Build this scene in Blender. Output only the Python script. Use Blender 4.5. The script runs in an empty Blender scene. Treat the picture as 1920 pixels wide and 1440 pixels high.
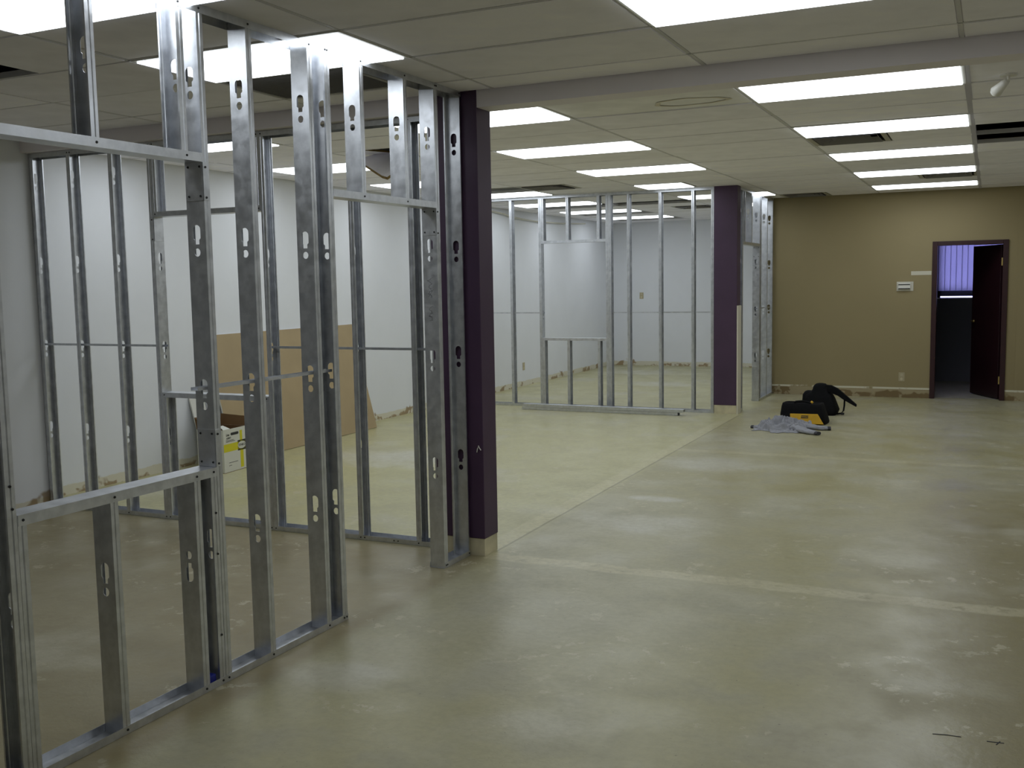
import bpy, bmesh, math, random
from mathutils import Vector, Matrix
from mathutils.geometry import tessellate_polygon

random.seed(7)
S = bpy.context.scene
COL = S.collection
R = math.radians

# ------------------------------------------------------------------ camera
FPX, YAW, PITCH, ROLL, CAMZ = 1909.0, R(25.161), R(-5.681), R(-1.006), 1.63
fwd = Vector((-math.sin(YAW) * math.cos(PITCH), math.cos(YAW) * math.cos(PITCH), math.sin(PITCH)))
rgt = Vector((math.cos(YAW), math.sin(YAW), 0))
upv = rgt.cross(fwd)
r2 = math.cos(ROLL) * rgt + math.sin(ROLL) * upv
u2 = -math.sin(ROLL) * rgt + math.cos(ROLL) * upv
cd = bpy.data.cameras.new('camera')
cd.sensor_width = 36
cd.lens = FPX * 36 / 1920
cd.clip_start = 0.05
cam = bpy.data.objects.new('camera', cd)
cam.matrix_world = Matrix(((r2.x, u2.x, -fwd.x, 0), (r2.y, u2.y, -fwd.y, 0), (r2.z, u2.z, -fwd.z, CAMZ), (0, 0, 0, 1)))
COL.objects.link(cam)
S.camera = cam

# ------------------------------------------------------------------ sky outside the office window
w = bpy.data.worlds.new('sky')
S.world = w
w.use_nodes = True
w.node_tree.nodes['Background'].inputs[0].default_value = (0.42, 0.42, 1.0, 1)
w.node_tree.nodes['Background'].inputs[1].default_value = 5.5

# ------------------------------------------------------------------ exposure
LAMP = 4.75                    # radiance of the fluorescent diffusers
S.view_settings.view_transform = 'Standard'
S.view_settings.look = 'None'
S.view_settings.gamma = 1
S.view_settings.exposure = 0.0
S.view_settings.use_curve_mapping = False
S.cycles.use_denoising = True
S.cycles.use_adaptive_sampling = True
S.cycles.adaptive_threshold = 0.04
S.cycles.adaptive_min_samples = 20
S.cycles.max_bounces = 6
S.cycles.diffuse_bounces = 5
S.cycles.glossy_bounces = 3
S.cycles.transmission_bounces = 4
S.cycles.caustics_reflective = False
S.cycles.caustics_refractive = False

# ------------------------------------------------------------------ materials
def mat(name, col, rough=0.6, metal=0.0, var=0.0, scale=8.0, bump=0.0, bscale=60.0, spec=0.5, rand=0.0):
    m = bpy.data.materials.new(name)
    m.use_nodes = True
    nt = m.node_tree
    b = nt.nodes['Principled BSDF']
    b.inputs['Base Color'].default_value = (*col, 1)
    b.inputs['Roughness'].default_value = rough
    b.inputs['Metallic'].default_value = metal
    b.inputs['Specular IOR Level'].default_value = spec
    tc = nt.nodes.new('ShaderNodeTexCoord')
    if var or rand:
        n = nt.nodes.new('ShaderNodeTexNoise')
        n.inputs['Scale'].default_value = scale
        n.inputs['Detail'].default_value = 3
        nt.links.new(tc.outputs['Object'], n.inputs['Vector'])
        mr = nt.nodes.new('ShaderNodeMapRange')
        mr.inputs['From Min'].default_value = 0.3
        mr.inputs['From Max'].default_value = 0.7
        mr.inputs['To Min'].default_value = 1 - var
        mr.inputs['To Max'].default_value = 1 + var
        nt.links.new(n.outputs['Fac'], mr.inputs['Value'])
        val = mr.outputs['Result']
        if rand:
            oi = nt.nodes.new('ShaderNodeObjectInfo')
            m2 = nt.nodes.new('ShaderNodeMapRange')
            m2.inputs['To Min'].default_value = 1 - rand
            m2.inputs['To Max'].default_value = 1 + rand
            nt.links.new(oi.outputs['Random'], m2.inputs['Value'])
            mm = nt.nodes.new('ShaderNodeMath'); mm.operation = 'MULTIPLY'
            nt.links.new(val, mm.inputs[0]); nt.links.new(m2.outputs['Result'], mm.inputs[1])
            val = mm.outputs[0]
        vm = nt.nodes.new('ShaderNodeVectorMath'); vm.operation = 'SCALE'
        vm.inputs[0].default_value = col
        nt.links.new(val, vm.inputs['Scale'])
        nt.links.new(vm.outputs[0], b.inputs['Base Color'])
    if bump:
        n2 = nt.nodes.new('ShaderNodeTexNoise')
        n2.inputs['Scale'].default_value = bscale
        n2.inputs['Detail'].default_value = 4
        nt.links.new(tc.outputs['Object'], n2.inputs['Vector'])
        bp = nt.nodes.new('ShaderNodeBump')
        bp.inputs['Strength'].default_value = bump
        bp.inputs['Distance'].default_value = 0.01
        nt.links.new(n2.outputs['Fac'], bp.inputs['Height'])
        nt.links.new(bp.outputs[0], b.inputs['Normal'])
    return m

class NT:
    """small helper for longer node trees"""
    def __init__(s, m): s.t = m.node_tree; s.n = s.t.nodes; s.l = s.t.links
    def new(s, ty, **k):
        x = s.n.new(ty)
        for a, v in k.items(): setattr(x, a, v)
        return x
    def val(s, sock, v):
        if hasattr(v, 'is_output') or isinstance(v, bpy.types.NodeSocket): s.l.new(v, sock)
        else: sock.default_value = v
    def math(s, op, a, b=0.0, c=0.0):
        x = s.new('ShaderNodeMath', operation=op)
        for i, v in enumerate((a, b, c)): s.val(x.inputs[i], v)
        return x.outputs[0]
    def noise(s, vec, scale, detail=4, rough=0.5):
        x = s.new('ShaderNodeTexNoise'); s.l.new(vec, x.inputs['Vector'])
        x.inputs['Scale'].default_value = scale; x.inputs['Detail'].default_value = detail
        x.inputs['Roughness'].default_value = rough
        return x.outputs['Fac']
    def ramp(s, v, a, b, lo=0.0, hi=1.0):
        x = s.new('ShaderNodeMapRange'); x.interpolation_type = 'SMOOTHSTEP'
        s.val(x.inputs['Value'], v)
        for k, q in (('From Min', a), ('From Max', b), ('To Min', lo), ('To Max', hi)): x.inputs[k].default_value = q
        return x.outputs['Result']
    def mix(s, f, a, b):
        x = s.new('ShaderNodeMix', data_type='RGBA')
        s.val(x.inputs['Factor'], f)
        for i, v in ((6, a), (7, b)):
            if isinstance(v, tuple): x.inputs[i].default_value = (*v, 1)
            else: s.l.new(v, x.inputs[i])
        return x.outputs[2]
    def band(s, v, c, wd, soft):          # 1 inside |v-c|<wd, falling off over soft
        return s.ramp(s.math('ABSOLUTE', s.math('SUBTRACT', v, c)), wd + soft, wd)

def floor_material():
    m = mat('worn_concrete', (0.4, 0.37, 0.24), 0.42)
    k = NT(m); b = k.n['Principled BSDF']
    g = k.new('ShaderNodeNewGeometry').outputs['Position']
    sx = k.new('ShaderNodeSeparateXYZ'); k.l.new(g, sx.inputs[0])
    x, y = sx.outputs[0], sx.outputs[1]
    big = k.noise(g, 0.55, 3, 0.55)
    mid = k.noise(g, 2.3, 4, 0.6)
    fine = k.noise(g, 26, 3, 0.65)
    c = k.mix(k.ramp(big, 0.36, 0.66), (0.39, 0.36, 0.20), (0.42, 0.40, 0.275))
    c = k.mix(k.math('MULTIPLY', k.ramp(mid, 0.45, 0.7), 0.6), c, (0.36, 0.345, 0.265))
    # old glue and filler: yellower bays beyond the first beam left of the joint
    left = k.math('MULTIPLY', k.ramp(x, -2.6, -2.74), k.ramp(y, 5.3, 5.5))
    c = k.mix(k.math('MULTIPLY', left, k.ramp(mid, 0.3, 0.7, 0.85, 0.45)), c, (0.51, 0.485, 0.25))
    back = k.math('MULTIPLY', k.ramp(x, -2.6, -2.74), k.ramp(y, 5.5, 5.3))
    c = k.mix(k.math('MULTIPLY', back, k.ramp(big, 0.35, 0.6, 0.9, 0.6)), c, (0.25, 0.20, 0.10))
    rt = k.math('MULTIPLY', k.ramp(k.math('ADD', x, k.math('MULTIPLY', mid, 0.8)), -0.6, 0.6), k.ramp(y, 9.5, 7.0))  # browner right side; the dimness there is painted into the colour
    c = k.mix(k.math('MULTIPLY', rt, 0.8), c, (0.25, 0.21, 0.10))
    # pale dusty patches, then pale ellipses, some painting lamp glare into the colour
    pm = k.math('MULTIPLY', k.ramp(k.noise(g, 1.1, 3, 0.6), 0.54, 0.70), 0.6)
    c = k.mix(pm, c, (0.50, 0.48, 0.37))
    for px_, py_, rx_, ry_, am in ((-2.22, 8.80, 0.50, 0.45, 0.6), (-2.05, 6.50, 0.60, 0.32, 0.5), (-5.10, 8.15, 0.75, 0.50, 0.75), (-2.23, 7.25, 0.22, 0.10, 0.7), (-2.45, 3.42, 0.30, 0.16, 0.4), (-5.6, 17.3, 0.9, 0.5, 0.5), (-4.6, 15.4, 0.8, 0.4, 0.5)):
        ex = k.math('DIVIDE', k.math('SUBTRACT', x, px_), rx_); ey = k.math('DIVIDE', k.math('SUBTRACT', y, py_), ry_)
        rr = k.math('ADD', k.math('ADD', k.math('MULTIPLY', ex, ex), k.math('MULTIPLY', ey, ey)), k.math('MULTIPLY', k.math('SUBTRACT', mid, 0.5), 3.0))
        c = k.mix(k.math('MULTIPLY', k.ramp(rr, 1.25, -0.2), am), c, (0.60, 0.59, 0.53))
    # flaking skim coat chips in the foreground
    ch = k.math('MULTIPLY', k.ramp(k.noise(g, 9, 5, 0.7), 0.57, 0.61), k.ramp(k.noise(g, 1.6, 2), 0.5, 0.60))
    c = k.mix(k.math('MULTIPLY', ch, 0.65), c, (0.56, 0.52, 0.38))
    # stripes left by the removed walls
    wob = k.math('MULTIPLY', k.math('SUBTRACT', mid, 0.5), 0.10)
    yy = k.math('ADD', y, wob)
    rough_edge = k.math('MULTIPLY', k.ramp(k.noise(g, 14, 3, 0.7), 0.30, 0.52), k.ramp(big, 0.30, 0.50, 0.5, 1.0))
    s1 = k.math('MULTIPLY', k.math('MULTIPLY', k.band(yy, 5.36, 0.055, 0.03), k.ramp(x, -2.72, -2.68)), rough_edge)
    s2 = k.math('MULTIPLY', k.math('MULTIPLY', k.band(yy, 9.46, 0.05, 0.03), k.ramp(x, -2.72, -2.68)), rough_edge)
    c = k.mix(k.math('MULTIPLY', k.math('MAXIMUM', s1, k.math('MULTIPLY', s2, 0.8)), 0.58), c, (0.60, 0.555, 0.38))
    xx = k.math('ADD', x, k.math('MULTIPLY', wob, 0.2))
    s3 = k.math('MULTIPLY', k.band(xx, -2.76, 0.055, 0.025), k.math('MULTIPLY', k.ramp(y, 5.4, 5.5), k.ramp(y, 12.2, 12.1)))
    c = k.mix(k.math('MULTIPLY', k.math('MULTIPLY', s3, rough_edge), 0.55), c, (0.60, 0.56, 0.37))
    s4 = k.math('MULTIPLY', k.band(xx, -2.69, 0.006, 0.006), k.math('MULTIPLY', k.ramp(y, 5.4, 5.5), k.ramp(y, 12.2, 12.1)))
    c = k.mix(k.math('MULTIPLY', s4, 0.55), c, (0.16, 0.14, 0.08))
    # tiny dark specks and scuffs
    sp = k.ramp(k.noise(g, 60, 2, 0.4), 0.735, 0.76)
    c = k.mix(k.math('MULTIPLY', sp, 0.6), c, (0.10, 0.09, 0.07))
    c = k.mix(k.ramp(fine, 0.3, 0.75, 0.0, 0.30), c, (0.24, 0.215, 0.13))
    k.l.new(c, b.inputs['Base Color'])
    k.l.new(k.ramp(mid, 0.3, 0.75, 0.28, 0.50), b.inputs['Roughness'])
    bp = k.new('ShaderNodeBump'); bp.inputs['Strength'].default_value = 0.12; bp.inputs['Distance'].default_value = 0.01
    k.l.new(fine, bp.inputs['Height'])
    k.l.new(bp.outputs[0], b.inputs['Normal'])
    return m

def wall_material(name, col, top=0.11, bare=(0.60, 0.56, 0.42), torn=(0.27, 0.17, 0.07), line=None, rough=0.7, cov=0.50):
    """painted drywall; the lowest strip is bare board with torn paper and glue where the skirting was pulled off"""
    m = mat(name, col, rough)
    k = NT(m); b = k.n['Principled BSDF']
    g = k.new('ShaderNodeNewGeometry').outputs['Position']
    sx = k.new('ShaderNodeSeparateXYZ'); k.l.new(g, sx.inputs[0])
    z = sx.outputs[2]
    n2 = k.noise(g, 2.4, 3, 0.65)
    c = k.mix(k.ramp(n2, 0.3, 0.7, 0, 0.12), col, tuple(q * 0.8 for q in col))
    n1 = k.noise(g, 5.0, 3, 0.6)
    zb = k.math('ADD', z, k.math('MULTIPLY', k.math('SUBTRACT', n1, 0.5), 0.05))
    c = k.mix(k.ramp(zb, top, top - 0.012), c, bare)
    zt = k.math('ADD', z, k.math('MULTIPLY', k.math('SUBTRACT', n2, 0.5), 0.45))
    c = k.mix(k.math('MULTIPLY', k.math('MULTIPLY', k.ramp(zt, top - 0.03, top - 0.055), k.ramp(n1, cov, cov + 0.07)), 0.85), c, torn)
    if line:
        c = k.mix(k.math('MULTIPLY', k.band(z, line, 0.010, 0.006), k.ramp(n1, 0.40, 0.5)), c, (0.72, 0.69, 0.56))
    k.l.new(c, b.inputs['Base Color'])
    return m

def steel_material():
    m = mat('galvanised_steel', (0.55, 0.57, 0.60), 0.4, 0.9)
    k = NT(m); b = k.n['Principled BSDF']
    g = k.new('ShaderNodeTexCoord').outputs['Object']
    n = k.noise(g, 18, 3, 0.6)
    n2 = k.noise(g, 140, 1, 0.5)
    c = k.mix(k.ramp(n, 0.3, 0.7), (0.57, 0.59, 0.63), (0.70, 0.72, 0.76))
    k.l.new(c, b.inputs['Base Color'])
    k.l.new(k.ramp(n, 0.3, 0.75, 0.31, 0.43), b.inputs['Roughness'])
    bp = k.new('ShaderNodeBump'); bp.inputs['Strength'].default_value = 0.03; bp.inputs['Distance'].default_value = 0.004
    k.l.new(n2, bp.inputs['Height']); k.l.new(bp.outputs[0], b.inputs['Normal'])
    return m

def emit(name, col, st):
    m = bpy.data.materials.new(name); m.use_nodes = True
    nt = m.node_tree; nt.nodes.clear()
    e = nt.nodes.new('ShaderNodeEmission'); o = nt.nodes.new('ShaderNodeOutputMaterial')
    e.inputs[0].default_value = (*col, 1); e.inputs[1].default_value = st
    nt.links.new(e.outputs[0], o.inputs[0])
    m.cycles.emission_sampling = 'FRONT'
    return m

M = {}
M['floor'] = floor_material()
M['white_wall'] = wall_material('white_drywall', (0.79, 0.81, 0.86), top=0.085, bare=(0.70, 0.67, 0.56), torn=(0.30, 0.20, 0.09), cov=0.47)
M['tan_wall'] = wall_material('tan_paint', (0.335, 0.275, 0.145), top=0.115, bare=(0.40, 0.335, 0.205), torn=(0.17, 0.11, 0.04), line=0.125, cov=0.40)
M['plain_wall'] = mat('plain_drywall', (0.82, 0.82, 0.82), 0.7, var=0.05, scale=2)
M['steel'] = steel_material()
M['screw'] = mat('black_screw', (0.012, 0.012, 0.013), 0.5)
M['tile'] = mat('ceiling_tile', (0.915, 0.90, 0.97), 0.9, var=0.05, scale=5, rand=0.05)
M['tile_stain'] = mat('stained_tile', (0.88, 0.87, 0.88), 0.9, var=0.08, scale=4)
M['runner'] = mat('ceiling_grid', (0.64, 0.63, 0.65), 0.6)
M['beam'] = mat('beam_paint', (0.80, 0.76, 0.80), 0.6, var=0.04, scale=2)
M['purple'] = mat('purple_paint', (0.058, 0.028, 0.066), 0.5, var=0.12, scale=3)
M['bare'] = mat('bare_plaster', (0.56, 0.51, 0.35), 0.8, var=0.2, scale=9)
M['dark'] = mat('plenum_dark', (0.02, 0.018, 0.02), 0.9)
M['lens'] = emit('lamp_diffuser', (0.925, 0.985, 1.03), LAMP)
M['lamp_frame'] = mat('lamp_frame', (0.62, 0.61, 0.57), 0.4)
M['vent'] = mat('vent_metal', (0.20, 0.19, 0.19), 0.5)
M['grille'] = mat('grille_metal', (0.34, 0.33, 0.32), 0.6)
M['grille_duct'] = mat('grille_duct', (0.10, 0.095, 0.10), 0.8)
M['vent_pale'] = mat('vent_pale', (0.42, 0.40, 0.35), 0.5)
M['burgundy'] = mat('burgundy_wood', (0.030, 0.005, 0.008), 0.4, var=0.15, scale=4)
M['door_leaf'] = mat('door_leaf', (0.018, 0.004, 0.007), 0.4, var=0.15, scale=4)
M['brass'] = mat('brass', (0.55, 0.42, 0.16), 0.35, 1.0)
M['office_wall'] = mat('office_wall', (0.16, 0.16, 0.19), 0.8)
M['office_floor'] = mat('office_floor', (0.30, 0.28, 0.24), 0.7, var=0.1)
M['frame_dark'] = mat('window_frame', (0.05, 0.05, 0.06), 0.5)
M['sill_white'] = mat('window_sill_white', (0.8, 0.8, 0.8), 0.5)
M['plastic'] = mat('pale_plastic', (0.62, 0.60, 0.52), 0.4)
M['plate'] = mat('beige_plate', (0.46, 0.40, 0.26), 0.5)
M['plastic_w'] = mat('white_plastic', (0.8, 0.79, 0.74), 0.4)
M['black'] = mat('black_fabric', (0.005, 0.005, 0.006), 0.8, var=0.2, scale=30, spec=0.15)
M['yellow'] = mat('yellow_fabric', (0.62, 0.36, 0.015), 0.6, var=0.06, scale=20)
M['cloth'] = mat('grey_knit', (0.30, 0.305, 0.34), 0.9, var=0.1, scale=12, bump=0.3, bscale=200)
M['brown_board'] = mat('brown_paper_board', (0.38, 0.29, 0.165), 0.8, var=0.06, scale=3)
M['gypsum'] = mat('gypsum_edge', (0.72, 0.71, 0.66), 0.8)
M['carton'] = mat('carton_white', (0.66, 0.66, 0.60), 0.55)
M['carton_in'] = mat('carton_brown', (0.16, 0.085, 0.03), 0.8, var=0.1)
M['print_y'] = mat('print_yellow', (0.66, 0.60, 0.015), 0.5)
M['print_k'] = mat('print_black', (0.02, 0.02, 0.022), 0.5)
M['ink'] = mat('marker_ink', (0.03, 0.03, 0.05), 0.6)
M['blue'] = mat('blue_plastic', (0.012, 0.02, 0.22), 0.4)
M['ltape'] = mat('pale_tape', (0.66, 0.63, 0.52), 0.6)
M['brass_d'] = M['brass']
M['cable'] = mat('cable_sheath', (0.62, 0.60, 0.52), 0.5)

mg = bpy.data.materials.new('window_glass'); mg.use_nodes = True
nt = mg.node_tree; nt.nodes.clear()
tr = nt.nodes.new('ShaderNodeBsdfTransparent'); gl = nt.nodes.new('ShaderNodeBsdfGlossy'); fr_ = nt.nodes.new('ShaderNodeFresnel'); mx = nt.nodes.new('ShaderNodeMixShader'); o = nt.nodes.new('ShaderNodeOutputMaterial')
gl.inputs['Roughness'].default_value = 0.02; fr_.inputs['IOR'].default_value = 1.45
nt.links.new(fr_.outputs[0], mx.inputs[0]); nt.links.new(tr.outputs[0], mx.inputs[1]); nt.links.new(gl.outputs[0], mx.inputs[2]); nt.links.new(mx.outputs[0], o.inputs[0])
M['glass'] = mg
mb = bpy.data.materials.new('blind_fabric'); mb.use_nodes = True
nt = mb.node_tree; nt.nodes.clear()
d = nt.nodes.new('ShaderNodeBsdfDiffuse'); t = nt.nodes.new('ShaderNodeBsdfTranslucent'); x = nt.nodes.new('ShaderNodeMixShader'); o = nt.nodes.new('ShaderNodeOutputMaterial')
d.inputs[0].default_value = (0.75, 0.75, 0.78, 1); t.inputs[0].default_value = (0.75, 0.75, 0.8, 1); x.inputs[0].default_value = 0.6
nt.links.new(d.outputs[0], x.inputs[1]); nt.links.new(t.outputs[0], x.inputs[2]); nt.links.new(x.outputs[0], o.inputs[0])
M['blind'] = mb

# ------------------------------------------------------------------ mesh helpers
class MB:
    def __init__(s): s.v = []; s.f = []
    def add(s, vs, fs):
        n = len(s.v); s.v += [tuple(q) for q in vs]; s.f += [tuple(i + n for i in f) for f in fs]; return s
    def box(s, x0, x1, y0, y1, z0, z1):
        return s.add([(x, y, z) for z in (z0, z1) for y in (y0, y1) for x in (x0, x1)],
                     [(0, 2, 3, 1), (4, 5, 7, 6), (0, 1, 5, 4), (2, 6, 7, 3), (0, 4, 6, 2), (1, 3, 7, 5)])
    def prism(s, poly, fn, a, b):
        """2-D polygon swept from a to b; fn(u, v, w) -> xyz"""
        n = len(poly)
        vs = [fn(u, v, a) for u, v in poly] + [fn(u, v, b) for u, v in poly]
        return s.add(vs, [tuple(range(n))[::-1], tuple(range(n, 2 * n))] + [(i, (i + 1) % n, n + (i + 1) % n, n + i) for i in range(n)])
    def sheet(s, prof, fn, a, b):
        """open profile swept from a to b (sheet metal)"""
        n = len(prof)
        return s.add([fn(u, v, a) for u, v in prof] + [fn(u, v, b) for u, v in prof],
                     [(i, i + 1, n + i + 1, n + i) for i in range(n - 1)])
    def tube(s, pts, r, seg=8, closed=True):
        pts = [Vector(p) for p in pts]; rs = r if isinstance(r, (list, tuple)) else [r] * len(pts)
        rings = []
        for i, p in enumerate(pts):
            dd = (pts[min(i + 1, len(pts) - 1)] - pts[max(i - 1, 0)]).normalized()
            a = dd.cross(Vector((0, 0, 1)) if abs(dd.z) < 0.9 else Vector((1, 0, 0))).normalized(); c = dd.cross(a)
            rings.append([p + rs[i] * (math.cos(2 * math.pi * j / seg) * a + math.sin(2 * math.pi * j / seg) * c) for j in range(seg)])
        vs = [q for rg in rings for q in rg]
        fs = [(i * seg + j, i * seg + (j + 1) % seg, (i + 1) * seg + (j + 1) % seg, (i + 1) * seg + j) for i in range(len(pts) - 1) for j in range(seg)]
        if closed: fs += [tuple(range(seg))[::-1], tuple((len(pts) - 1) * seg + j for j in range(seg))]
        return s.add(vs, fs)
    def mesh(s, name='mesh', smooth=False, fix=True):
        me = bpy.data.meshes.new(name); me.from_pydata(s.v, [], s.f); me.update()
        if fix:
            bm = bmesh.new(); bm.from_mesh(me); bmesh.ops.recalc_face_normals(bm, faces=bm.faces); bm.to_mesh(me); bm.free()
        if smooth:
            for p in me.polygons: p.use_smooth = True
        return me

def obj(name, me, material=None, parent=None, loc=(0, 0, 0), rot=(0, 0, 0), solid=0.0, bevel=0.0):
    if isinstance(me, MB): me = me.mesh(name)
    o = bpy.data.objects.new(name, me)
    if material is not None and not me.materials: me.materials.append(M[material] if isinstance(material, str) else material)
    COL.objects.link(o)
    o.location = loc; o.rotation_euler = rot
    if parent is not None: o.parent = parent
    if solid:
        md = o.modifiers.new('gauge', 'SOLIDIFY'); md.thickness = solid; md.offset = 0
    if bevel:
        md = o.modifiers.new('edge', 'BEVEL'); md.width = bevel; md.segments = 2; md.limit_method = 'ANGLE'
    return o

def thing(name, label, cat, loc=(0, 0, 0), rz=0.0, group=None):
    o = bpy.data.objects.new(name, None); COL.objects.link(o)
    o.empty_display_size = 0.1; o.location = loc; o.rotation_euler = (0, 0, rz)
    return tag(o, label, cat, group)

def tag(o, label, cat, group=None):
    o['label'] = label; o['category'] = cat
    if group: o['group'] = group
    return o

def struct(name, me, material, label, cat='structure', parent=None):
    o = obj(name, me, material, parent)
    o['kind'] = 'structure'; o['label'] = label; o['category'] = cat
    return o

def text_mesh(body, size, extrude=0.0004, spacing=1.0, bold=0.0):
    cu = bpy.data.curves.new('lettering', 'FONT'); cu.body = body; cu.size = size; cu.extrude = extrude
    cu.align_x = 'CENTER'; cu.align_y = 'CENTER'; cu.space_character = spacing; cu.offset = bold; cu.resolution_u = 3
    o = bpy.data.objects.new('lettering_tmp', cu); COL.objects.link(o)
    dg = bpy.context.evaluated_depsgraph_get()
    me = bpy.data.meshes.new_from_object(o.evaluated_get(dg)); bpy.data.objects.remove(o); me.materials.clear()
    return me

H = 2.735            # ceiling
TOPZ = 3.35          # deck above the suspended ceiling
XL, XLN, XR = -6.66, -6.44, 2.29
YF, YB, YC = -1.07, 14.55, 18.79       # front wall, tan wall, far white wall
BX = -2.855                           # left end of the tan wall

# ------------------------------------------------------------------ floor and walls
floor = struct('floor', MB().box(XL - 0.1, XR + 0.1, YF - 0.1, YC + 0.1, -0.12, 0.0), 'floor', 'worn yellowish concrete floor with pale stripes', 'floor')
for pts in ([(-0.145, 3.79), (-0.098, 3.80), (-0.052, 3.802)], [(0.03, 3.80), (0.085, 3.806)], [(0.06, 3.783), (0.072, 3.815)]):
    obj('scuff_mark', MB().tube([(a, b, 0.0) for a, b in pts], 0.0022, 6), mat('scuff', (0.05, 0.05, 0.06), 0.7), floor)
m = MB().box(XL - 0.12, XL, 5.45, YC + 0.1, 0, TOPZ).box(XL - 0.12, XLN, YF - 0.1, 5.45, 0, TOPZ)
wall_left = struct('wall_left', m, 'white_wall', 'long white drywall with torn glue along its foot', 'wall')
wall_far = struct('wall_far', MB().box(XL, BX, YC, YC + 0.12, 0, TOPZ), 'white_wall', 'white drywall at the end of the far room', 'wall')
m = MB().box(BX, -0.70, YB, YB + 0.12, 0, TOPZ).box(0.20, XR, YB, YB + 0.12, 0, TOPZ).box(-0.70, 0.20, YB, YB + 0.12, 2.07, TOPZ)
m.box(0.312, XR, YB - 0.012, YB, 0, H)
wall_back = struct('wall_back', m, 'tan_wall', 'tan painted wall with dark door and stripped skirting', 'wall')
wall_side = struct('wall_side', MB().box(BX, BX + 0.12, YB + 0.12, YC + 0.1, 0, TOPZ), 'white_wall', 'white side wall of the far room', 'wall')
wall_right = struct('wall_right', MB().box(XR, XR + 0.12, YF - 0.1, YB + 0.12, 0, TOPZ), 'plain_wall', 'plain wall on the right outside the picture', 'wall')
wall_front = struct('wall_front', MB().box(XLN, XR, YF - 0.12, YF, 0, TOPZ), 'plain_wall', 'plain wall behind the viewer', 'wall')

# ------------------------------------------------------------------ suspended ceiling
m = MB().box(XL - 0.12, XR + 0.12, YF - 0.12, YC + 0.12, TOPZ, TOPZ + 0.1)
ceiling = struct('ceiling', m, 'dark', 'suspended ceiling of pale tiles with lamps and gaps', 'ceiling')
XE = [XL, -6.25, -5.03, -3.81, -2.59, -1.37, -0.15, 1.07, XR]
YN = [5.335] + [5.03 - 0.61 * i for i in range(11)]
YN = YN[::-1]                       # near rows, growing
YFAR = [5.505] + [5.98 + 0.61 * k for k in range(22)]
def fy(k): return 5.98 + 0.61 * k
# lamps: (x0, x1, y0, y1)
LAMPS = []
ROWX = {'R': (-1.37, -0.15), 'L': (-3.81, -2.59), 'M': (-6.25, -5.03)}
lamp_names = []
def lamp(x0, x1, y0, y1, label, grp):
    LAMPS.append((x0, x1, y0, y1, label, grp))
NTH = ['first', 'second', 'third', 'fourth', 'fifth', 'sixth', 'seventh']
for i, k in enumerate((0, 3, 6, 9, 12)):
    lamp(*ROWX['R'], fy(k), fy(k) + 0.61, NTH[i] + ' bright ceiling lamp past the beam in the row leading to the dark door', 'ceiling lamps leading to the door')
for i, k in enumerate((0, 3, 6)):
    lamp(*ROWX['L'], fy(k), fy(k) + 0.61, NTH[i] + ' bright ceiling lamp past the beam in the row beside the purple columns', 'ceiling lamps beside the columns')
lamp(-3.81, -3.20, fy(9), fy(9) + 0.61, 'short square ceiling lamp just before the far window frame', 'ceiling lamps beside the columns')
lamp(*ROWX['L'], fy(12), fy(12) + 0.61, 'ceiling lamp crossed by the top of the far doorway frame', 'ceiling lamps beside the columns')
lamp(*ROWX['L'], fy(15), fy(15) + 0.61, 'ceiling lamp showing only its tip beside the far purple column', 'ceiling lamps beside the columns')
for i, k in enumerate((0, 3, 6, 9, 12, 15, 18)):
    nm = ['nearest lamp above the white wall past the beam, seen through the studs', 'second lamp above the white wall past the beam, above the brown board', 'third lamp above the white wall past the beam, seen over the doorway header',
          'ceiling lamp right beside the near purple column at the far frame head', 'nearest of the three lamps inside the far room by the white wall', 'middle of the three lamps inside the far room by the white wall', 'farthest lamp inside the far room by the white wall'][i]
    lamp(*ROWX['M'], fy(k), fy(k) + 0.61, nm, 'ceiling lamps along the white wall')
lamp(*ROWX['R'], 1.98, 2.59, 'ceiling lamp above the viewer in the row leading to the door', 'ceiling lamps before the beam')
lamp(*ROWX['R'], 3.81, 4.42, 'large bright ceiling lamp before the beam, cut by the top of the photo', 'ceiling lamps before the beam')
lamp(*ROWX['L'], 3.81, 4.42, 'bright ceiling lamp crossed by the near steel frame top track', 'ceiling lamps before the beam')
lamp(*ROWX['L'], 2.59, 3.20, 'bright ceiling lamp in the top left corner behind the short studs', 'ceiling lamps before the beam')
# diffusers (supply vents) 0.61 x 0.61
VENTS = [(-5.03, fy(8), 'round-edged dark air vent near the far frame head'), (-1.37, fy(4), 'dark air vent under the second lamp leading to the door'),
         (-0.76, fy(10), 'dark air vent between the last two lamps leading to the door'), (-2.59, fy(13), 'dark air vent at the corner of the tan wall'),
         (-4.42, fy(15), 'dark air vent in the ceiling of the far room')]
HOLES = [(-5.03, -4.42, 3.20, 3.81), (-6.25, -5.03, fy(8), fy(9)), (-0.15, 1.07, fy(4), fy(5)), (-0.15, 1.07, fy(5), fy(6)), (-5.03, -3.81, fy(13), fy(14)),
         (-6.25, -5.03, fy(13), fy(14)), (-6.25, -5.03, fy(16), fy(17)), (-6.25, -5.03, fy(19), fy(20)), (-5.03, -3.81, fy(2), fy(3))]
GRILLE = (-3.81, -2.99, 4.42, 5.03)
blocked = [q[:4] for q in LAMPS] + [(a, a + 0.61, b, b + 0.61) for a, b, _ in VENTS] + HOLES + [GRILLE]
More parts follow.
